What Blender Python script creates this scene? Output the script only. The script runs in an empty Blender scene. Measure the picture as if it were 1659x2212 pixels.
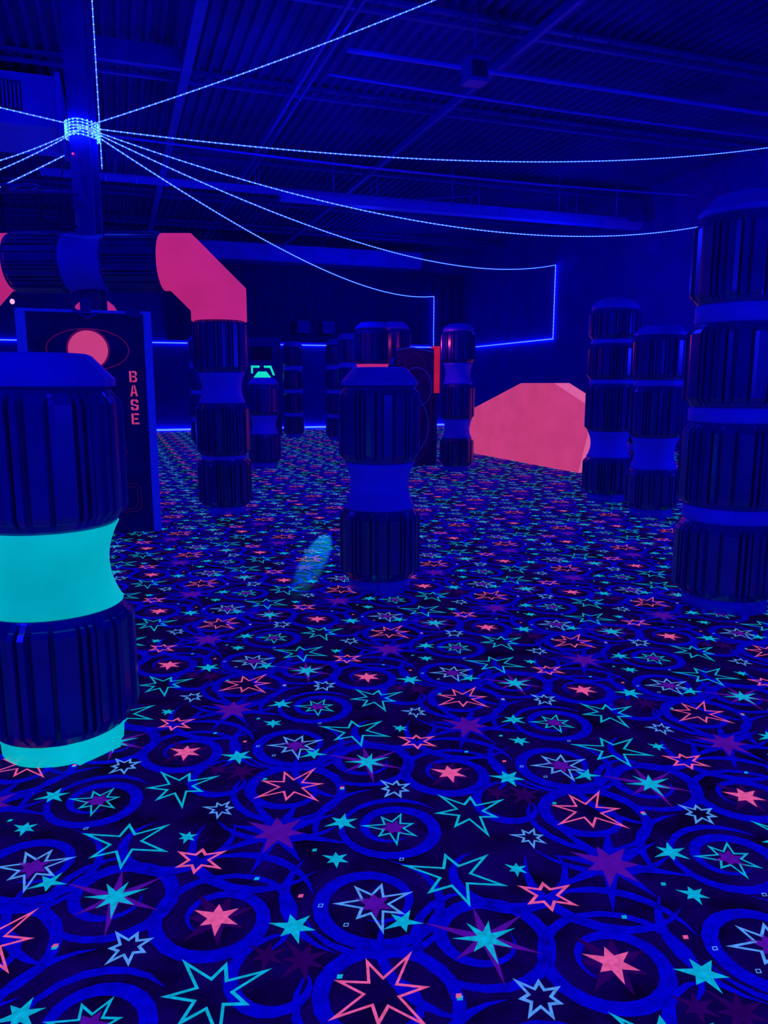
import bpy, math, random
import numpy as np
from mathutils import Vector, Matrix
random.seed(4)
sc=bpy.context.scene
sc.view_settings.view_transform='Standard'
sc.view_settings.look='None'
sc.view_settings.exposure=0
E1=Vector((-.333,.943,0)); E2=Vector((.943,.333,0))
def W(s,t,z=0.0): 
    v=E2*s+E1*t; return Vector((v.x,v.y,z))
ANG=math.atan2(.333,.943)
def lin(c):
    return tuple(((x/255)/12.92 if x/255<=.04045 else ((x/255+.055)/1.055)**2.4) for x in c)

# ---------------- materials ----------------
def mat(name,col,rough=.6,emit=None,estr=0,noise=.25,scale=6,bump=0.0,spec=.4,sampling=None):
    m=bpy.data.materials.new(name); m.use_nodes=True
    nt=m.node_tree; b=nt.nodes['Principled BSDF']
    tc=nt.nodes.new('ShaderNodeTexCoord'); n=nt.nodes.new('ShaderNodeTexNoise')
    n.inputs['Scale'].default_value=scale; n.inputs['Detail'].default_value=4
    nt.links.new(tc.outputs['Object'],n.inputs['Vector'])
    r=nt.nodes.new('ShaderNodeValToRGB')
    c=lin(col)
    r.color_ramp.elements[0].position=.3; r.color_ramp.elements[1].position=.7
    r.color_ramp.elements[0].color=tuple(x*(1-noise) for x in c)+(1,)
    r.color_ramp.elements[1].color=tuple(min(1,x*(1+noise)) for x in c)+(1,)
    nt.links.new(n.outputs['Fac'],r.inputs['Fac']); nt.links.new(r.outputs['Color'],b.inputs['Base Color'])
    b.inputs['Roughness'].default_value=rough
    b.inputs['Specular IOR Level'].default_value=spec
    if emit is not None:
        r2=nt.nodes.new('ShaderNodeValToRGB'); e=lin(emit)
        r2.color_ramp.elements[0].position=.3; r2.color_ramp.elements[1].position=.7
        r2.color_ramp.elements[0].color=tuple(x*(1-noise*.5) for x in e)+(1,)
        r2.color_ramp.elements[1].color=tuple(min(1,x*(1+noise*.5)) for x in e)+(1,)
        nt.links.new(n.outputs['Fac'],r2.inputs['Fac'])
        nt.links.new(r2.outputs['Color'],b.inputs['Emission Color']); b.inputs['Emission Strength'].default_value=estr
    if bump>0:
        n2=nt.nodes.new('ShaderNodeTexNoise'); n2.inputs['Scale'].default_value=120
        nt.links.new(tc.outputs['Object'],n2.inputs['Vector'])
        bp=nt.nodes.new('ShaderNodeBump'); bp.inputs['Strength'].default_value=bump; bp.inputs['Distance'].default_value=.01
        nt.links.new(n2.outputs['Fac'],bp.inputs['Height']); nt.links.new(bp.outputs['Normal'],b.inputs['Normal'])
    if sampling: m.cycles.emission_sampling=sampling
    return m
def emis(name,rgb,strength,sampling=None):
    m=bpy.data.materials.new(name); m.use_nodes=True; nt=m.node_tree
    b=nt.nodes['Principled BSDF']; b.inputs['Base Color'].default_value=(0.01,.01,.05,1)
    b.inputs['Emission Color'].default_value=(*rgb,1); b.inputs['Emission Strength'].default_value=strength
    if sampling: m.cycles.emission_sampling=sampling
    return m
M_drum=mat('drum_plastic',(10,3,146),.27,noise=.2,bump=.03,spec=.8)
M_neck=mat('neck_plastic',(50,50,220),.5,emit=(4,4,130),estr=.5,noise=.1,spec=.2,sampling='NONE')  # emission added to brighten the necks beside the drums
M_cap=mat('cap_plastic',(40,40,205),.45,emit=(3,2,110),estr=.5,noise=.1,spec=.3,sampling='NONE')  # caps get added emission too, as a brightening glow
M_teal=mat('fluorescent_teal_plastic',(0,60,130),.5,emit=(0,176,184),estr=.95,noise=.35,scale=2,spec=.2)
M_pink=mat('fluorescent_pink_panel',(40,6,90),.75,emit=(182,34,112),estr=.98,noise=.12,scale=3,spec=.1)
M_coral=mat('fluorescent_coral_panel',(40,14,100),.75,emit=(198,60,114),estr=.95,noise=.14,scale=3,spec=.1)
M_coralToplit=mat('coral_edge_toplit',(50,20,110),.75,emit=(222,94,144),estr=.95,noise=.1,scale=3,spec=.1)  # lighter copy of the coral: top light put into the edge colour
M_redline=mat('red_paint_line',(60,10,60),.7,emit=(105,10,95),estr=.6,noise=.1,sampling='NONE')
M_dimline=mat('dim_plum_paint_line',(30,6,80),.7,emit=(44,4,84),estr=.6,noise=.1,sampling='NONE')
M_letter=mat('pink_lettering',(60,20,70),.7,emit=(200,58,120),estr=.85,noise=.15,sampling='NONE')
M_blueline=mat('blue_paint_line',(20,30,160),.7,emit=(15,30,200),estr=.6,noise=.1,sampling='NONE')
M_board=mat('dark_board',(22,6,120),.7,noise=.2,spec=.2)
M_trim=mat('board_edge_trim',(50,60,225),.5,emit=(5,12,160),estr=.65,noise=.2,scale=30,sampling='NONE')
M_wall=mat('wall_paint',(25,4,158),.85,noise=.15,scale=2,bump=.2,spec=.2)
M_curt=mat('dark_curtain',(18,4,115),.9,noise=.2,spec=.1)
M_ceil=mat('roof_deck',(16,4,132),.7,noise=.25,scale=1.2,spec=.3)
M_steel=mat('steel_paint',(24,14,160),.5,noise=.2,spec=.4)
M_duct=mat('duct_metal',(55,65,235),.45,noise=.12,scale=3,spec=.4)
M_black=mat('black_metal',(12,8,85),.5,noise=.2)
M_led=emis('led_rope_glow',(.006,.016,1),20)
M_bead=emis('led_bead',(.14,.46,1),3.0,'NONE')
M_hubbead=emis('led_hub_bead',(.10,.85,.85),2.2,'NONE')
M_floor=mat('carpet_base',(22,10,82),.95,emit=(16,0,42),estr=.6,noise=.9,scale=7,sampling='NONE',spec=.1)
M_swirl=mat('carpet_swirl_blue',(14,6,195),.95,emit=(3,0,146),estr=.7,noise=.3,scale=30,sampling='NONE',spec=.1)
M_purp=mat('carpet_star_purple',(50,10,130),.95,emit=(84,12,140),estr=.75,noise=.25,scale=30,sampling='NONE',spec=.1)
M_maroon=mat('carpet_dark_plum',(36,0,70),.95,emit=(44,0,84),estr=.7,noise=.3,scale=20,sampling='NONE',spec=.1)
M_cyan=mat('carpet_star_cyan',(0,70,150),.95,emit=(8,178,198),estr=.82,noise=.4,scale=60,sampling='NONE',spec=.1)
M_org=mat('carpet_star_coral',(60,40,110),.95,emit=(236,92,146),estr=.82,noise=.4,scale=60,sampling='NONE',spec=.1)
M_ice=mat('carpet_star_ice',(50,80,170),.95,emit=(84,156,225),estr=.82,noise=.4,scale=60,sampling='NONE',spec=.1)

# ---------------- mesh helpers ----------------
class MB:
    def __init__(s): s.v=[];s.f=[];s.m=[];s.sm=[]
    def add(s,vs,fs,mi=0,smooth=False,M=None):
        o=len(s.v)
        for v in vs:
            v=Vector(v)
            if M is not None: v=M@v
            s.v.append(tuple(v))
        for f in fs:
            s.f.append(tuple(o+i for i in f)); s.m.append(mi); s.sm.append(smooth)
    def box(s,a,b,mi=0,M=None):
        x0,y0,z0=a;x1,y1,z1=b
        vs=[(x0,y0,z0),(x1,y0,z0),(x1,y1,z0),(x0,y1,z0),(x0,y0,z1),(x1,y0,z1),(x1,y1,z1),(x0,y1,z1)]
        s.add(vs,[(0,3,2,1),(4,5,6,7),(0,1,5,4),(1,2,6,5),(2,3,7,6),(3,0,4,7)],mi,False,M)
    def rings(s,rings,mi,smooth=True,caps=(False,False),M=None):
        n=len(rings[0]); vs=[p for r in rings for p in r]; fs=[]
        for i in range(len(rings)-1):
            for k in range(n):
                a=i*n+k;b=i*n+(k+1)%n
                fs.append((a,b,b+n,a+n))
        if caps[0]: fs.append(tuple(range(n))[::-1])
        if caps[1]: fs.append(tuple((len(rings)-1)*n+k for k in range(n)))
        s.add(vs,fs,mi,smooth,M)
    def tube(s,pts,r,mi=0,n=5,closed=False):
        pts=[Vector(p) for p in pts]; rg=[]
        L=len(pts)
        for i,p in enumerate(pts):
            d=(pts[min(i+1,L-1)]-pts[max(i-1,0)]).normalized()
            up=Vector((0,0,1)) if abs(d.z)<.9 else Vector((0,1,0))
            a=d.cross(up).normalized(); b=a.cross(d).normalized()
            rg.append([p+a*math.cos(2*math.pi*k/n)*r+b*math.sin(2*math.pi*k/n)*r for k in range(n)])
        s.rings(rg,mi,True,(True,True))
    def obj(s,name,mats,parent=None):
        me=bpy.data.meshes.new(name); me.from_pydata(s.v,[],s.f)
        for m in mats: me.materials.append(m)
        me.polygons.foreach_set('material_index',s.m); me.polygons.foreach_set('use_smooth',s.sm)
        me.update(); o=bpy.data.objects.new(name,me); sc.collection.objects.link(o)
        if parent: o.parent=parent
        return o
def empty(name,loc=(0,0,0)):
    o=bpy.data.objects.new(name,None); o.location=loc; o.empty_display_size=.1; sc.collection.objects.link(o); return o
RM=Matrix.Rotation(ANG,4,'Z')
def TM(x,y,z=0,rot=ANG): return Matrix.Translation((x,y,z))@Matrix.Rotation(rot,4,'Z')

# ---------------- room ----------------
S0,S1,T0,T1,HC=-5.2,11.17,-3.0,23.36,5.6
def roombox(name,a,b,m):
    o=MB(); o.box(a,b,0,RM); return o.obj(name,[m])
floor=roombox('floor',(S0-.2,T0-.2,-.1),(S1+.2,T1+.2,0),M_floor)
roombox('wall_right',(S1,T0-.2,0),(S1+.2,T1+.2,HC+.1),M_wall)
roombox('wall_left',(S0-.2,T0-.2,0),(S0,T1+.2,HC+.1),M_wall)
roombox('wall_back',(S0-.2,T1,0),(S1+.2,T1+.2,HC+.1),M_wall)
roombox('wall_front',(S0-.2,T0-.2,0),(S1+.2,T0,HC+.1),M_wall)
c=MB(); per=.17; n=int((S1-S0)/per)+1; vs=[];fs=[]
prof=[]
for i in range(n):
    x=S0+i*per
    prof+= [(x,0),(x+.05,0),(x+.075,.06),(x+.145,.06)]
prof=[p for p in prof if p[0]<=S1+.1]
for (x,dz) in prof: vs.append((x,T0,HC+dz)); vs.append((x,T1,HC+dz))
for i in range(len(prof)-1): fs.append((2*i,2*i+1,2*i+3,2*i+2))
c.add(vs,fs,0,False,RM); c.box((S0-.2,T0-.2,HC+.1),(S1+.2,T1+.2,HC+.2),0,RM)
c.obj('ceiling',[M_ceil])

# ---------------- carpet pattern ----------------
tv=[];tf=[];tm=[]
def poly(pts,faces,mi,z):
    o=len(tv)
    for p in pts: tv.append((p[0],p[1],z))
    for f in faces: tf.append(tuple(o+i for i in f)); tm.append(mi)
def starpts(cx,cy,R,n,ratio,rot,irr=.22,ph=0):
    out=[]
    for k in range(2*n):
        a=rot+math.pi*k/n
        r=R*(1+irr*math.sin(k*1.9+ph)) if k%2==0 else R*ratio
        out.append((cx+r*math.cos(a),cy+r*math.sin(a)))
    return out
def star(cx,cy,R,mi,hollow=0,n=7,ratio=.42,rot=0,z=.003,irr=.22,ph=0):
    p=starpts(cx,cy,R,n,ratio,rot,irr,ph)
    if hollow:
        q=[(cx+(x-cx)*hollow,cy+(y-cy)*hollow) for x,y in p]
        poly(p+q,[(k,(k+1)%(2*n),2*n+(k+1)%(2*n),2*n+k) for k in range(2*n)],mi,z)
    else:
        poly(p+[(cx,cy)],[(k,(k+1)%(2*n),2*n) for k in range(2*n)],mi,z)
def swirl(cx,cy,R,a0,turns,r_end,w,mi=0,z=.001,sgn=1,ecc=0.0):
    # curl band: pointed at both ends, swelling in the middle
    N=max(8,int(20*turns)); P=[]
    for i in range(N+1):
        u=i/N; a=a0+sgn*2*math.pi*turns*u; r=(R+(r_end-R)*u**1.1)*(1+ecc*math.cos(a*2+1))
        ww=w*1.25*(math.sin(math.pi*u)**.8)*(1-.4*u)+.0015
        P.append((cx+(r-ww/2)*math.cos(a),cy+(r-ww/2)*math.sin(a))); P.append((cx+(r+ww/2)*math.cos(a),cy+(r+ww/2)*math.sin(a)))
    poly(P,[(2*i,2*i+1,2*i+3,2*i+2) for i in range(N)],mi,z)
def dia(cx,cy,R,mi,h=0):
    star(cx,cy,R,mi,h,n=2,ratio=.8,rot=.4,irr=0)
SW,PU,MA,CY,OR,IC=0,1,2,3,4,5
for (cx,cy,R,a0,sg) in [(0,0,.185,.5,1),(.582,.23,.170,2.0,1),(.32,.57,.20,4.0,1),(.41,-.08,.195,1.0,-1),(.64,-.30,.185,3.0,1)]:
    swirl(cx,cy,R,a0,1.5,R*.36,.040,sgn=sg,ecc=.03)
    swirl(cx+.01,cy-.005,R*1.0,a0-1.6,.42,R*1.02,.024,sgn=sg,ecc=.03,z=.0011)
    swirl(cx+R*.2*math.cos(a0),cy+R*.2*math.sin(a0),R*1.35,a0+1.2,.28,R*1.25,.028,sgn=-sg,z=.0013)
swirl(-.1,.42,.21,0,.7,.10,.040,sgn=-1)
swirl(.2,.28,.25,2.4,.45,.2,.034)
swirl(.12,-.26,.15,1.2,.8,.06,.036)
star(.229,.329,.21,SW,0,8,.26,.2,.0015); star(.229,.329,.10,PU,0,7,.42,.5,.002)
star(.0,.0,.1,MA,0,7,.4,.1,.002); star(0,0,.062,OR,0,6,.42,.3)
star(-.041,.714,.125,CY,.76,7,.40,.2,ph=1)
star(.33,.586,.125,OR,.77,7,.38,.7,ph=2)
star(-.225,.43,.135,CY,.78,6,.38,.4,ph=.5)
star(.582,.23,.088,CY,.76,7,.42,.9); star(.582,.23,.045,PU,0,6,.5,.9)
star(-.021,.268,.075,OR,.68,6,.46,.2,ph=1)
star(.411,-.088,.10,IC,.75,7,.43,.1,ph=2); star(.411,-.088,.05,PU,0,6,.5,.3)
star(.638,-.306,.14,PU,0,6,.20,.35,.002); star(.638,-.306,.075,CY,0,7,.32,.1,ph=2)
star(.184,-.101,.058,CY,0,6,.40,.5)
star(.437,.313,.052,CY,0,6,.38,1.1)
star(.67,.45,.065,IC,.66,7,.48,.2)
star(.075,.522,.055,IC,.64,7,.46,.8)
star(.366,.136,.04,CY,0,6,.42,.3)
star(.46,-.178,.050,CY,0,5,.33,.8)
star(-.043,.398,.033,CY,0,6,.42,.1)
star(.181,-.219,.07,MA,0,7,.35,.1,.002)
star(.1,.79,.05,MA,0,6,.35,.1,.002)
for (x,y,k,h) in [(.127,.125,CY,0),(.229,.011,OR,0),(.251,-.301,CY,0),(.316,.2,CY,0),(.495,.51,CY,0),(.271,-.045,IC,.6),(.315,-.139,IC,.6),(.495,-.448,OR,0),(.55,.07,IC,.6)]:
    dia(x,y,.0105,k,h)
V=np.array(tv); A=.894; B=.965; OS,OT=.176,1.828
nv=len(V); allV=[];allF=[];allM=[];off=0
i0=int((S0-OS)/A)-1; i1=int((S1-OS)/A)+1
for i in range(i0,i1+1):
    for j in range(-8,26):
        ds=OS+i*A; dt=OT+j*B+ (.5*B if i%2 else 0)
        if dt<T0-1 or dt>T1+.5: continue
        P=V+np.array([ds,dt,0])
        ok=(P[:,0]>S0)&(P[:,0]<S1)&(P[:,1]>T0)&(P[:,1]<T1)
        full=ok.all()
        allV.append(P)
        for f,m in zip(tf,tm):
            if full or all(ok[q] for q in f):
                allF.append(tuple(q+off for q in f)); allM.append(m)
        off+=nv
P=np.vstack(allV)
P[:,0]=np.clip(P[:,0],S0+.001,S1-.001); P[:,1]=np.clip(P[:,1],T0+.001,T1-.001)
X=P[:,0]*E2.x+P[:,1]*E1.x; Y=P[:,0]*E2.y+P[:,1]*E1.y
me=bpy.data.meshes.new('carpet_pattern'); me.from_pydata(np.column_stack([X,Y,P[:,2]]).tolist(),[],allF)
for m in [M_swirl,M_purp,M_maroon,M_cyan,M_org,M_ice]: me.materials.append(m)
me.polygons.foreach_set('material_index',allM); me.update()
o=bpy.data.objects.new('carpet_pattern',me); sc.collection.objects.link(o); o.parent=floor

# ---------------- barrel pillars ----------------
def ribangles():
    out=[]; a=0.0
    for rep in range(10):
        for (w,on) in ([(12,1),(3,0),(3.5,1),(3,0),(3.5,1),(3,0),(8,.5)] if rep%2 else [(5,1),(3,0),(5,1),(4,0),(12,.6),(3.5,0),(3.5,1)]):
            out.append((a+.25,on)); out.append((a+w-.25,on)); a+=w
    return [(math.radians(x),on) for x,on in out]
RA=ribangles()
def drum(mb,z0,z1,r,mi=0,M=None,rot=0,te=.87):
    h=z1-z0; d=.885
    prof=[(z0,te*.97,te*.97),(z0+.012,te,te),(z0+.035,.925,.88),(z0+.038,.955,.88),(z0+.060,1.0,d),(z0+h*.5,1.0,d),(z1-.060,1.0,d),(z1-.038,.955,.88),(z1-.035,.925,.88),(z1-.012,te,te),(z1,te*.97,te*.97)]
    rg=[]
    for z,ro,ri in prof:
        rg.append([((ri+(ro-ri)*on)*r*math.cos(a+rot),(ri+(ro-ri)*on)*r*math.sin(a+rot),z) for a,on in RA])
    mb.rings(rg,mi,False,(True,True),M)
def lathe(mb,prof,mi,M=None,n=40,caps=(True,True),smooth=True):
    mb.rings([[(r*math.cos(2*math.pi*k/n),r*math.sin(2*math.pi*k/n),z) for k in range(n)] for z,r in prof],mi,smooth,caps,M)
def neckprof(z,h,r): return [(z+h*u,r*(.72+.15*(abs(2*u-1)**2.0))) for u in [i/12 for i in range(13)]]
def pillar(x,y,spec,r=.277,name='barrel_pillar',neck=None,cap=None,basem=None,ang=0):
    mb=MB(); z=0; rot=random.random()*6
    mats=[M_drum,neck or M_neck,cap or M_cap,basem or M_cap]
    spec=list(spec)
    for kind,h in spec:
        if kind=='base':
            lathe(mb,[(z,.77*r),(z+h,.79*r)],3)
            mb.box((.5*r,-.09,z),(.80*r,.09,z+h),3,Matrix.Rotation(-1.2,4,'Z'))
        elif kind=='drum': drum(mb,z,z+h,r,0,None,rot); rot+=.13
        elif kind=='neck': lathe(mb,neckprof(z,h,r),1)
        elif kind=='band': lathe(mb,[(z,.84*r),(z+.01,.88*r),(z+h-.01,.88*r),(z+h,.84*r)],1)
        elif kind=='cap':
            lathe(mb,[(z,.86*r),(z+.004,.93*r),(z+.25*h,.93*r),(z+.35*h,.89*r),(z+.94*h,.66*r),(z+h,.60*r)],2,n=24,smooth=False)
        elif kind=='dome':
            lathe(mb,[(z,.92*r),(z+.3*h,.90*r),(z+.65*h,.78*r),(z+.92*h,.56*r),(z+h,.45*r)],2,n=24)
        z+=h
    o=mb.obj(name,mats); o.location=(x,y,0); o.rotation_euler=(0,0,ang); return o
short=[('base',.09),('drum',.48),('neck',.31),('drum',.51),('cap',.12)]
pillar(-1.275,2.80,short,.292,neck=M_teal,basem=M_teal,ang=.6)
pillar(-.03,5.10,short,.277,ang=.0)
tall4=[('base',.09),('drum',.47),('band',.09),('drum',.52),('band',.09),('drum',.50),('band',.11),('drum',.50),('cap',.13)]
pillar(2.19,4.68,tall4,.325)
pillar(-2.04,12.85,short)
pillar(-2.41,20.2,tall4,.28)
pillar(-1.2,19.2,tall4,.28)
pillar(-.76,17.0,tall4,.28)
pillar(-.17,11.3,[('base',.09),('drum',.5),('neck',.3),('drum',.5),('neck',.3),('drum',.5),('cap',.1)],.28,neck=M_pink)
pillar(.20,13.9,tall4,.28)
mid=[('base',.09),('drum',.45),('neck',.30),('drum',.56),('neck',.33),('drum',.50),('dome',.12)]
pillar(1.19,12.3,mid)
pillar(2.74,9.15,[('base',.09),('drum',.44),('neck',.31),('drum',.56),('band',.05),('drum',.42),('band',.05),('drum',.35),('dome',.13)],.30)
pillar(2.90,8.05,[('base',.09),('drum',.42),('neck',.33),('drum',.54),('band',.06),('drum',.46),('cap',.10)],.285)
pillar(3.38,9.6,tall4[:5]+[('cap',.1)],.29)
pillar(-3.62,9.7,[('base',.09),('drum',.5),('neck',.3),('drum',.5),('neck',.3),('drum',.55),('dome',.2)],.29,cap=M_pink)
pillar(-4.2,17.5,tall4,.28)

# ---------------- pipe archway ----------------
arch=empty('pipe_archway',(0,0,0))
AY=8.2; ZC=2.66
for px,nm in ((-1.75,'right_leg'),(-4.45,'left_leg')):
    mb=MB(); z=0
    lathe(mb,[(0,.21),(.09,.215)],1); drum(mb,.09,.60,.29,0); lathe(mb,[(.60,.245),(.64,.245)],1); drum(mb,.64,1.2,.29,0,None,.3)
    lathe(mb,neckprof(1.2,.32,.29),1)
    drum(mb,1.52,2.08,.29,0,None,.1)
    o=mb.obj(nm,[M_drum,M_neck],arch); o.location=(px,AY,0)
HX=Matrix.Translation((0,AY,ZC))@Matrix.Rotation(math.pi/2,4,'Y')
mb=MB()
drum(mb,-2.91,-2.30,.31,0,HX,0,.93); drum(mb,-3.90,-3.29,.31,0,HX,.2,.93)
pr=[(-3.31+.42*u,.31*(.86+.08*(abs(2*u-1)**2.2))) for u in [i/10 for i in range(11)]]
lathe(mb,pr,1,HX); mb.obj('crossbar',[M_drum,M_cap],arch)
def elbow(nm,xs,xd,sgn):
    r=.29; mb=MB(); n=28
    s2=math.tan(math.radians(22.5))
    b1=xd-sgn*.38; b2=ZC-.38
    path=[((xs,ZC),(0,1)),((b1,ZC),(sgn*s2,1)),((xd,b2),(sgn*1,s2)),((xd,2.06),(sgn*1,0))]
    rg=[]
    for (cx,cz),(nx,nz) in path:
        rg.append([(cx+r*math.sin(2*math.pi*k/n)*nx,AY+r*math.cos(2*math.pi*k/n),cz+r*math.sin(2*math.pi*k/n)*nz) for k in range(n)])
    mb.rings(rg,0,False,(True,True)); o=mb.obj(nm,[M_pink],arch)
elbow('right_elbow',-2.31,-1.75,1); elbow('left_elbow',-3.89,-4.45,-1)

# ---------------- steel post, hub, equipment ----------------
mb=MB(); PX,PY=-3.27,8.72
T=Matrix.Translation((PX,PY,0))
mb.box((-.11,-.12,0),(.11,-.10,HC),0,T); mb.box((-.11,.10,0),(.11,.12,HC),0,T); mb.box((-.012,-.10,0),(.012,.10,HC),0,T)
mb.box((-.2,-.2,0),(.2,.2,.02),0,T); mb.box((-.2,-.2,HC-.05),(.2,.2,HC),0,T)
mb.obj('steel_post',[M_steel])
mb=MB()
for k in range(6):
    z=4.02+k*.03
    pts=[(PX+.16*math.cos(a),PY-.02+.17*math.sin(a),z+.01*math.sin(3*a)) for a in [i*2*math.pi/20 for i in range(21)]]
    mb.tube(pts,.006,0,4)
    for i in range(22):
        a=i*2*math.pi/22; p=Vector((PX+.170*math.cos(a),PY-.02+.180*math.sin(a),z)); q=.011
        mb.add([p+Vector(d)*q for d in [(1,0,0),(-1,0,0),(0,1,0),(0,-1,0),(0,0,1),(0,0,-1)]],[(0,2,4),(2,1,4),(1,3,4),(3,0,4),(2,0,5),(1,2,5),(3,1,5),(0,3,5)],1)
mb.obj('led_hub_coil',[M_led,M_hubbead])
mb=MB()
mb.box((-.07,-.16,2.99),(.09,-.04,3.13),0,Matrix.Translation((PX+.05,AY-.05,0)))
mb.tube([(PX+.14*math.cos(a)-.12,AY-.1,3.13+.10*math.sin(a)) for a in [i*2*math.pi/16 for i in range(17)]],.012,0,6)
mb.tube([(PX+.11*math.cos(a)-.15,AY-.14,3.10+.12*math.sin(a)) for a in [i*2*math.pi/16 for i in range(17)]],.010,0,6)
mb.tube([(PX-.1,AY+.3,3.8),(PX-.16,AY+.2,3.5),(PX-.1,AY+.1,3.2),(PX-.05,AY-.05,3.05)],.008,0,6)
mb.obj('sensor_box_with_cables',[M_black])
mb=MB()
for dx in (-.95,-.72,-.5):
    mb.tube([(PX+dx+.15*math.cos(a),AY+.1+.12*math.sin(a),3.42+.02*math.cos(a)) for a in [i*2*math.pi/20 for i in range(21)]],.018,0,6)
mb.tube([(PX-1.1,AY+.1,3.40),(PX-.1,AY+.35,3.44)],.02,0,6)
mb.tube([(PX-.9,AY+.1,3.4),(PX-.9,AY+.1,2.95)],.015,0,6)
mb.obj('ring_lamp_bracket',[M_steel])
mb=MB(); lathe(mb,[(0,.004),(.01,.014),(.02,.004)],0,Matrix.Translation((PX-.07,PY-.14,3.83)),8)
mb.obj('indicator_lamp',[emis('red_indicator',(1,.02,.1),3)])

# ---------------- BASE board ----------------
def ellipse(mb,cx,cz,rx,rz,w,mi,M,y=-.004,n=48,a0=0,a1=2*math.pi,rot=0):
    vs=[]
    for i in range(n+1):
        a=a0+(a1-a0)*i/n
        for k in (-w/2,w/2):
            x=(rx+k)*math.cos(a); z=(rz+k)*math.sin(a)
            vs.append((cx+x*math.cos(rot)-z*math.sin(rot),y,cz+x*math.sin(rot)+z*math.cos(rot)))
    mb.add(vs,[(2*i,2*i+1,2*i+3,2*i+2) for i in range(n)],mi,False,M)
def disc(mb,cx,cz,r,mi,M,y=-.006,n=40):
    mb.add([(cx+r*math.cos(2*math.pi*k/n),y,cz+r*math.sin(2*math.pi*k/n)) for k in range(n)]+[(cx+r*math.cos(2*math.pi*k/n),y+.02,cz+r*math.sin(2*math.pi*k/n)) for k in range(n)],
       [tuple(range(n))]+[(k,(k+1)%n,n+(k+1)%n,n+k) for k in range(n)],mi,False,M)
def quad2(mb,pts,mi,M,y=-.005):
    mb.add([(x,y,z) for x,z in pts],[tuple(range(len(pts)))],mi,False,M)
base=empty('base_board',(0,0,0))
M=TM(-2.16,7.15)
mb=MB(); mb.box((-1.12,0,0),(0,.13,2.04),0,M)
mb.box((-.07,-.03,0),(.0,.16,2.06),1,M); mb.box((-1.14,-.03,0),(-1.06,.16,2.06),1,M); mb.box((-1.14,-.015,2.035),(0,.145,2.06),1,M)
mb.obj('panel',[M_board,M_trim],base)
mb=MB()
disc(mb,-.56,1.71,.17,0,M); ellipse(mb,-.56,1.71,.18,.18,.012,1,M); ellipse(mb,-.56,1.71,.35,.185,.008,1,M,y=-.003)
for off_ in (0,.03):
    mb.tube([M@Vector((x,-.004,z)) for x,z in [(-.34,.20+off_),(-.21-off_,.20+off_),(-.17-off_,.24+off_),(-.17-off_,.42),(-.21-off_,.47-off_),(-.34,.47-off_)]],.004,2,4)
ellipse(mb,-.56,.6,.3,.5,.008,2,M,a0=.3,a1=2.4)
mb.obj('planet_mark',[M_coral,M_redline,M_dimline],base)
def letter(mb,ch,cx,cz,w,h,M):
    t=.019; g=.006
    x0,x1,z0,z1=cx-w/2,cx+w/2,cz-h/2,cz+h/2; zm=cz; c=.012
    R=lambda a,b,c_,d: quad2(mb,[(a,b),(c_,b),(c_,d),(a,d)],0,M)
    if ch=='B':
        R(x0,z0,x0+t,z1)
        quad2(mb,[(x0+t+g,z1-t*.8),(x1-c,z1-t*.8),(x1-c,z1),(x0+t+g,z1)],0,M)
        quad2(mb,[(x1-t,zm+c),(x1,zm+c),(x1,z1-c),(x1-c,z1),(x1-t,z1-t*.8)],0,M)
        R(x0+t+g,zm-t*.4,x1-c*.8,zm+t*.4)
        quad2(mb,[(x1-t,z0+t*.8),(x1-c,z0),(x1,z0+c),(x1,zm-c),(x1-t,zm-t*.4)],0,M)
        R(x0+t+g,z0,x1-c,z0+t*.8)
    if ch=='A':
        quad2(mb,[(x0,z0),(x0+t,z0),(cx-g/2,z1-t),(cx-g/2,z1),(cx-.012,z1)],0,M)
        quad2(mb,[(x1-t,z0),(x1,z0),(cx+.012,z1),(cx+g/2,z1),(cx+g/2,z1-t)],0,M)
        R(x0+t,z0+h*.25,x1-t,z0+h*.25+t*.7)
    if ch=='S':
        quad2(mb,[(x0+c,z1),(x0,z1-c),(x0,z1-t),(cx-g/2,z1-t),(cx-g/2,z1)],0,M)
        quad2(mb,[(cx+g/2,z1),(cx+g/2,z1-t),(x1-t,z1-t),(x1-t,z1-t*1.7),(x1,z1-t*1.7),(x1,z1-c),(x1-c,z1)],0,M)
        R(x0,zm,x0+t,z1-t); quad2(mb,[(x0,zm),(x0+t,zm+t*.4),(x1,zm-t*.1),(x1-t,zm-t*.7)],0,M)
        R(x1-t,z0+t,x1,zm)
        quad2(mb,[(x0,z0+t*1.7),(x0,z0+c),(x0+c,z0),(cx-g/2,z0),(cx-g/2,z0+t),(x0+t,z0+t),(x0+t,z0+t*1.7)],0,M)
        quad2(mb,[(cx+g/2,z0),(x1-c,z0),(x1,z0+c),(x1,z0+t),(cx+g/2,z0+t)],0,M)
    if ch=='E':
        R(x0,z0,x0+t,z1)
        R(x0+t+g,z1-t*.85,x1,z1); R(x0+t+g,zm-t*.4,x1-.01,zm+t*.4); R(x0+t+g,z0,x1,z0+t*.85)
mb=MB()
for ch,z in zip('BASE',(1.47,1.34,1.21,1.08)): letter(mb,ch,-.185,z,.068,.102,M)
mb.obj('lettering',[M_letter],base)
mb=MB(); mb.box((-.62,-.10,1.93),(-.50,0,2.0),0,M@Matrix.Rotation(.2,4,'Y')); mb.box((-.60,-.05,2.04),(-.52,.1,2.16),0,M)
mb.tube([M@Vector((-.66,-.04,2.06)),M@Vector((-.56,-.08,1.98)),M@Vector((-.46,-.04,2.03))],.018,0,6)
mb.obj('target_sensor',[M_steel],base)

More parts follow.
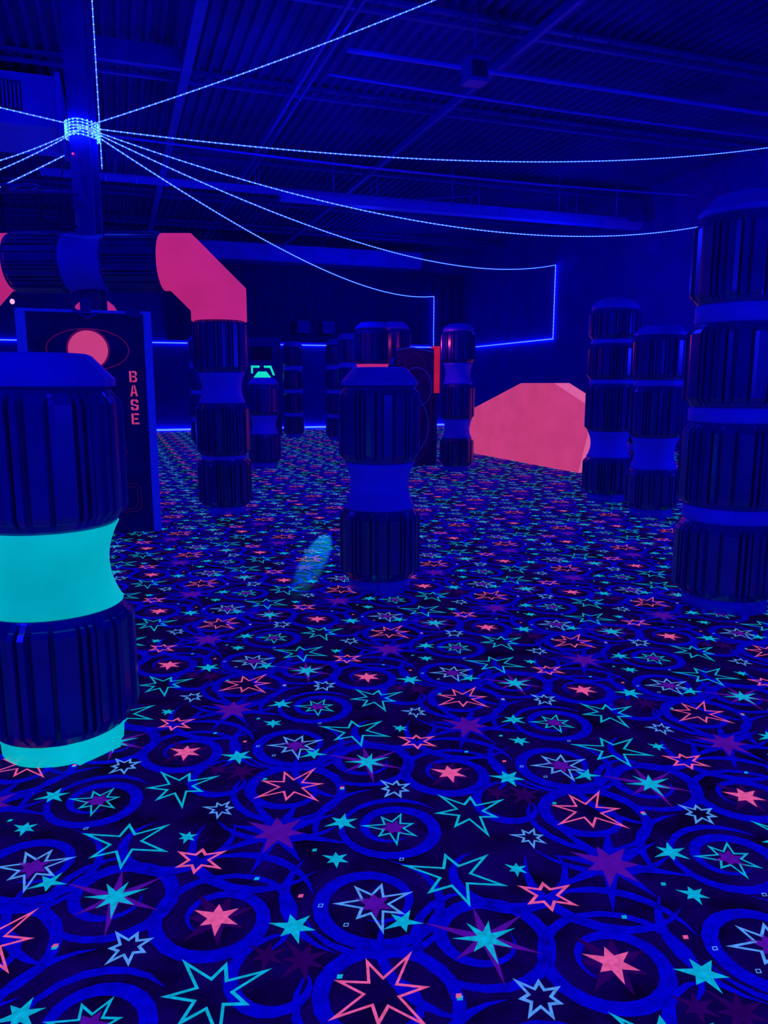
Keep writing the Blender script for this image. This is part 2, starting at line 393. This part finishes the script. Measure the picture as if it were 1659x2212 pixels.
b2=empty('outlined_board')
M=TM(.20,12.9)
mb=MB(); mb.box((0,0,0),(.70,.12,2.0),0,M); mb.obj('panel',[M_board],b2)
mb=MB()
ellipse(mb,.35,1.0,.30,.93,.010,0,M); ellipse(mb,.38,1.35,.28,.33,.010,1,M); ellipse(mb,.1,.7,.5,.6,.010,1,M,a0=-1,a1=1)
mb.tube([M@Vector((0,-.01,1.97)),M@Vector((.3,-.01,2.02)),M@Vector((.68,-.01,1.94))],.008,1,4)
mb.obj('painted_outlines',[M_dimline,M_blueline],b2)
mb=MB(); mb.box((.70,-.02,1.25),(.80,.14,2.04),0,M); mb.box((.70,-.02,0),(.76,.14,1.25),1,M); mb.obj('edge_strip',[mat('red_edge',(100,10,40),.6,emit=(190,20,60),estr=.8,sampling='NONE'),M_board],b2)
b3=empty('base_station_panel')
M=TM(-3.72,20.6)
mb=MB(); mb.box((0,0,0),(.95,.15,2.65),0,M); mb.box((.12,-.02,2.05),(.7,0,2.4),1,M)
for xx in (0,.91): mb.box((xx,-.02,0),(xx+.04,.16,2.66),2,M)
mb.obj('panel',[M_wall,M_black,M_steel],b3)
mb=MB(); g=mat('fluorescent_green_mark',(0,80,100),.6,emit=(20,225,190),estr=1,sampling='NONE')
Z=.22
quad2(mb,[(.20,1.30+Z),(.66,1.30+Z),(.66,1.38+Z),(.55,1.52+Z),(.32,1.52+Z),(.20,1.38+Z)],0,M,-.01)
quad2(mb,[(.13,1.47+Z),(.18,1.47+Z),(.18,1.62+Z),(.36,1.62+Z),(.36,1.68+Z),(.13,1.68+Z)],0,M,-.01)
quad2(mb,[(.48,1.68+Z),(.48,1.62+Z),(.64,1.62+Z),(.72,1.42+Z),(.78,1.42+Z),(.68,1.68+Z)],0,M,-.01)
mb.obj('green_mark',[g],b3)

# ---------------- pink mound prop ----------------
mb=MB(); p0=Vector((1.80,15.5,0)); p1=Vector((3.12,11.9,0)); d=(p1-p0); nrm=Vector((d.y,-d.x,0)).normalized(); 
if nrm.x<0: nrm=-nrm
out=[(0,0),(-.025,.5),(.02,.92),(.504,1.42),(.783,1.42),(1.02,1.10),(1.045,.62),(.99,0)]
fr=[p0+d*a+Vector((0,0,z)) for a,z in out]; bk=[v+nrm*.30 for v in fr]
n=len(out)
mb.add(fr+bk,[tuple(range(n)),tuple(range(2*n-1,n-1,-1))],0)
mb.add(fr+bk,[(k,(k+1)%n,n+(k+1)%n,n+k) for k in range(n)],1)
mb.obj('pink_mound_barricade',[M_coral,M_coralToplit])

# ---------------- LED rope lights ----------------
mb=MB()
def seg(a,b,sag=0,n=24,r=.0058,beads=True,sp=.07,br=.0095):
    a=Vector(a);b=Vector(b); L=(b-a).length
    f=lambda t:a.lerp(b,t)-Vector((0,0,4*sag*t*(1-t)))
    mb.tube([f(i/n) for i in range(n+1)],r,0,4)
    if beads:
        k=int(L/sp)
        for i in range(k):
            p=f((i+.5)/k)
            mb.add([p+Vector(d)*br for d in [(1,0,0),(-1,0,0),(0,1,0),(0,-1,0),(0,0,1),(0,0,-1)]],[(0,2,4),(2,1,4),(1,3,4),(3,0,4),(2,0,5),(1,2,5),(3,1,5),(0,3,5)],1)
hub=(-3.18,8.5,4.08)
seg((-2.99,8.45,3.65),(-2.99,8.45,5.59),0,4)
seg(hub,(1.0,8.75,5.59),.05)
seg(hub,W(11.13,11.05,5.52),.29,30)
seg(hub,W(11.13,11.7,4.45),.65,30)
seg(hub,W(11.12,17.9,4.5),.59,30,.007,sp=.09,br=.010)
seg(hub,W(9.88,23.12,4.2),.52,30,.008,sp=.09,br=.011)
seg(hub,(-7.3,8.5,5.0),.0)
seg(hub,(-8.0,9.5,4.2),.45)
seg(hub,(-8.0,10.5,3.9),.35)
seg((-3.4,8.5,3.80),(-5.9,8.2,2.7),.05)
seg(W(11.12,17.9,4.5),W(11.12,17.9,2.6),0,2,.010,sp=.1,br=.013)
seg(W(S1-.04,17.9,2.6),W(S1-.04,T1-.25,2.6),0,3,.014,False)
seg(W(9.88,23.12,4.2),W(9.88,23.12,2.62),0,2,.010,sp=.1,br=.013)
seg(W(S0+.05,T1-.03,2.6),W(9.9,T1-.03,2.6),0,6,.016,False)
seg(W(S0+.05,T1-.05,.06),W(S1-.1,T1-.05,.06),0,6,.028,False)
mb.obj('led_rope_lights',[M_led,M_bead])

# ---------------- back wall curtain, duct, boxes ----------------
mb=MB(); vs=[];fs=[]; k=0; s=1.5
while s<S1-.15:
    dt=.06*abs(math.sin(k*1.1))+.02*math.sin(k*.37)
    vs+= [(s,T1-.10-dt,2.68),(s,T1-.10-dt,4.9)]; s+=.11; k+=1
for i in range(k-1): fs.append((2*i,2*i+1,2*i+3,2*i+2))
mb.add(vs,fs,0,False,RM); mb.obj('pleated_curtain',[M_curt])
mb=MB(); mb.box((-1,T1-1.1,4.93),(9.1,T1-.8,5.36),0,RM)
for s in (0,3,6,9): mb.box((s-.02,T1-1.0,5.36),(s+.02,T1-.9,HC),1,RM)
mb.obj('ceiling_duct',[M_duct,M_steel])
for s in (5.3,6.1):
    mb=MB(); mb.box((s,T1-.46,2.95),(s+.38,T1-.2,3.3),0,RM); mb.box((s+.03,T1-.47,2.98),(s+.35,T1-.46,3.27),1,RM); mb.box((s+.15,T1-.2,3.05),(s+.23,T1,3.15),0,RM); mb.obj('wall_speaker',[M_steel,M_wall])

# ---------------- ceiling structure ----------------
def joist(t,sA,sB,zb,zt):
    mb=MB()
    mb.box((sA,t-.04,zt-.04),(sB,t+.04,zt),0,RM); mb.box((sA,t-.035,zb),(sB,t+.035,zb+.035),0,RM)
    L=sB-sA; n=int(L/.5)
    for i in range(n):
        a=sA+i*L/n; b=sA+(i+1)*L/n; m=(a+b)/2
        mb.tube([W(a,t,zt-.03),W(m,t,zb+.02)],.009,0,4); mb.tube([W(m,t,zb+.02),W(b,t,zt-.03)],.009,0,4)
    mb.obj('bar_joist',[M_steel])
for t in (5.6,8.6,11.3,14.8,18.0,21.0): joist(t,S0+.01,S1-.01,HC-.16,HC-.005)
def pipe(name,pts,r,m=M_steel,n=8):
    mb=MB(); mb.tube(pts,r,0,n); return mb.obj(name,[m])
pipe('ceiling_pipe',[W(2.38,T0+.05,5.1),W(2.38,21,5.1)],.028)
pipe('ceiling_pipe',[W(2.50,T0+.05,5.1),W(2.50,21,5.1)],.018)
mb=MB(); mb.box((1.0,3,5.26),(1.12,21,5.40),0,RM); mb.obj('ceiling_beam',[M_steel])
mb=MB(); mb.box((-.2,10.35,5.26),(.99,10.45,5.5),0,RM); mb.obj('ceiling_beam',[M_steel])
mb=MB(); mb.box((4.66,2,5.24),(4.72,22,5.34),0,RM); mb.obj('ceiling_beam',[M_steel])
def sagc(a,b,sag,r=.022):
    a=Vector(a);b=Vector(b)
    pipe('sprinkler_pipe',[a.lerp(b,i/16)-Vector((0,0,4*sag*(i/16)*(1-i/16))) for i in range(17)],r,M_duct)
sagc(W(2.7,8.9,5.15),W(11.1,8.9,5.15),.0,.03)
sagc(W(2.7,9.7,5.18),W(11.1,9.7,5.18),.05,.02)
sagc(W(-.3,12.4,5.0),W(11.1,12.4,5.0),.1,.018)
mb=MB()
t0=14.55; sA,sB=-1,10.8
for dt in (0,.12,.24,.36): mb.box((sA,t0+dt,4.96),(sB,t0+dt+.03,5.0),0,RM)
for i in range(24): 
    s=sA+i*(sB-sA)/23; mb.box((s,t0,4.95),(s+.03,t0+.39,4.965),0,RM)
for s in (0.2,2.7,5,7.2,9.5):
    for dt in (.01,.37): mb.tube([W(s,t0+dt,4.97),W(s,t0+dt,HC-.01)],.009,0,5)
mb.obj('cable_tray',[M_duct])
mb=MB(); t0=14.0
mb.box((sA+4,t0,4.68),(sB,t0+.25,4.80),0,RM)
for s in (4,6.4,8.8,10.2): mb.tube([W(s,t0+.12,4.8),W(s,t0+.12,HC-.01)],.012,0,5)
mb.obj('hanging_raceway',[M_duct])
pipe('bent_conduit',[W(5.6,13.9,4.85),W(6.7,13.9,5.0),W(6.85,13.9,5.1),W(6.87,13.9,5.3),W(6.87,13.9,5.35)],.02)
mb=MB(); mb.box((S0+.01,11.6,4.78),(-.5,13.0,5.42),0,RM); mb.box((-2.4,11.57,4.95),(-.95,11.6,5.30),1,RM)
for i in range(30): mb.box((-2.38+i*.048,11.54,4.97),(-2.36+i*.048,11.57,5.28),0,RM)
mb.box((-.53,11.55,4.74),(-.47,13.05,5.46),0,RM)
mb.obj('hvac_duct',[M_duct,M_black])
mb=MB(); Mx=TM(.95,8.5,4.5); mb.box((-.11,-.1,0),(.11,.1,.24),0,Mx); mb.tube([Mx@Vector((0,0,.24)),Mx@Vector((0,0,1.09))],.012,0,6)
mb.box((-.08,-.12,.04),(.08,-.1,.18),1,Mx)
mb.obj('ceiling_speaker',[M_steel,M_black])
mb=MB()
for (x,y,z) in ((-7.46,15.0,3.12),(-7.20,15.0,2.98)):
    lathe(mb,[(-.05,.01),(-.035,.035),(0,.045),(.035,.035),(.05,.01)],0,Matrix.Translation((x,y,z)),12)
mb.tube([(-7.6,15.12,3.2),(-7.0,15.12,3.05)],.03,1,6); mb.tube([(-7.3,15.12,3.12),(-7.3,15.12,5.58)],.02,1,6)
mb.obj('party_lamp',[emis('warm_lamp',(1,.4,.65),1.2,'NONE'),M_black])

# ---------------- lights ----------------
def pt(loc,p,col=(0.006,.008,1),r=.03,name='blue_fill'):  # default is an unseen blue point, added as fill light
    l=bpy.data.lights.new(name,'POINT'); l.energy=p; l.color=col; l.shadow_soft_size=r
    o=bpy.data.objects.new(name,l); o.location=loc; sc.collection.objects.link(o)
pt((2.6,-.4,2.0),220); pt((-2.8,.4,2.6),125)
pt((.6,7.2,3.6),60); pt(W(8.0,5.0,2.0),210); pt((-1.2,11,3.5),90); pt((3.6,15.5,3.3),100); pt((-4.6,14.8,3.4),90); pt((-.5,21.0,3.5),100)
pt(W(-2.6,8.0,3.9),75); pt((-.6,1.8,3.6),40)
pt((0.82,12.0,2.05),9,(1,.05,.12),.02,'red_glow_fill')  # added point for the red glow on pillar and board edge
def spot(loc,tgt,p,col,ang,name,blend=.5):
    l=bpy.data.lights.new(name,'SPOT'); l.energy=p;l.color=col;l.spot_size=math.radians(ang);l.spot_blend=blend;l.shadow_soft_size=.01
    o=bpy.data.objects.new(name,l); o.location=loc; sc.collection.objects.link(o)
    o.rotation_euler=(Vector(tgt)-Vector(loc)).to_track_quat('-Z','Y').to_euler()
spot((-.50,10.4,.46),(-.56,6.15,0),2600,(0,.6,1),3.1,'cyan_streak_spot',.5)  # unseen spot added to lay the cyan streak on the carpet
spot((2,9,2),(5.6,17.5,4.9),200,(1,.05,.1),9,'red_patch_spot')  # unseen red spots added for the faint red patches up high
spot((2,9,2),(6.6,16.2,5.2),200,(1,.05,.1),9,'red_patch_spot')
w=bpy.data.worlds.new('World'); sc.world=w; w.use_nodes=True; w.node_tree.nodes['Background'].inputs[0].default_value=(0,0,.02,1)

# ---------------- camera ----------------
cd=bpy.data.cameras.new('Camera'); cam=bpy.data.objects.new('Camera',cd); sc.collection.objects.link(cam)
cam.location=(0,0,1.4); cam.rotation_euler=(math.radians(90-9.67),0,0)
cd.sensor_fit='VERTICAL'; cd.sensor_height=36; cd.lens=26.36; cd.clip_end=100
sc.camera=cam

# ---- turn the whole building square to the world axes ----
bpy.context.view_layer.update()
R=Matrix.Rotation(-ANG,4,'Z')
for o in list(sc.objects):
    if o.type=='EMPTY': continue
    N=R@o.matrix_world
    if o.type=='MESH':
        t=N.to_translation(); q=Matrix.Translation(-t)@N
        o.data.transform(q); o.data.update(); o.rotation_euler=(0,0,0); o.location=t
    else:
        o.matrix_world=N
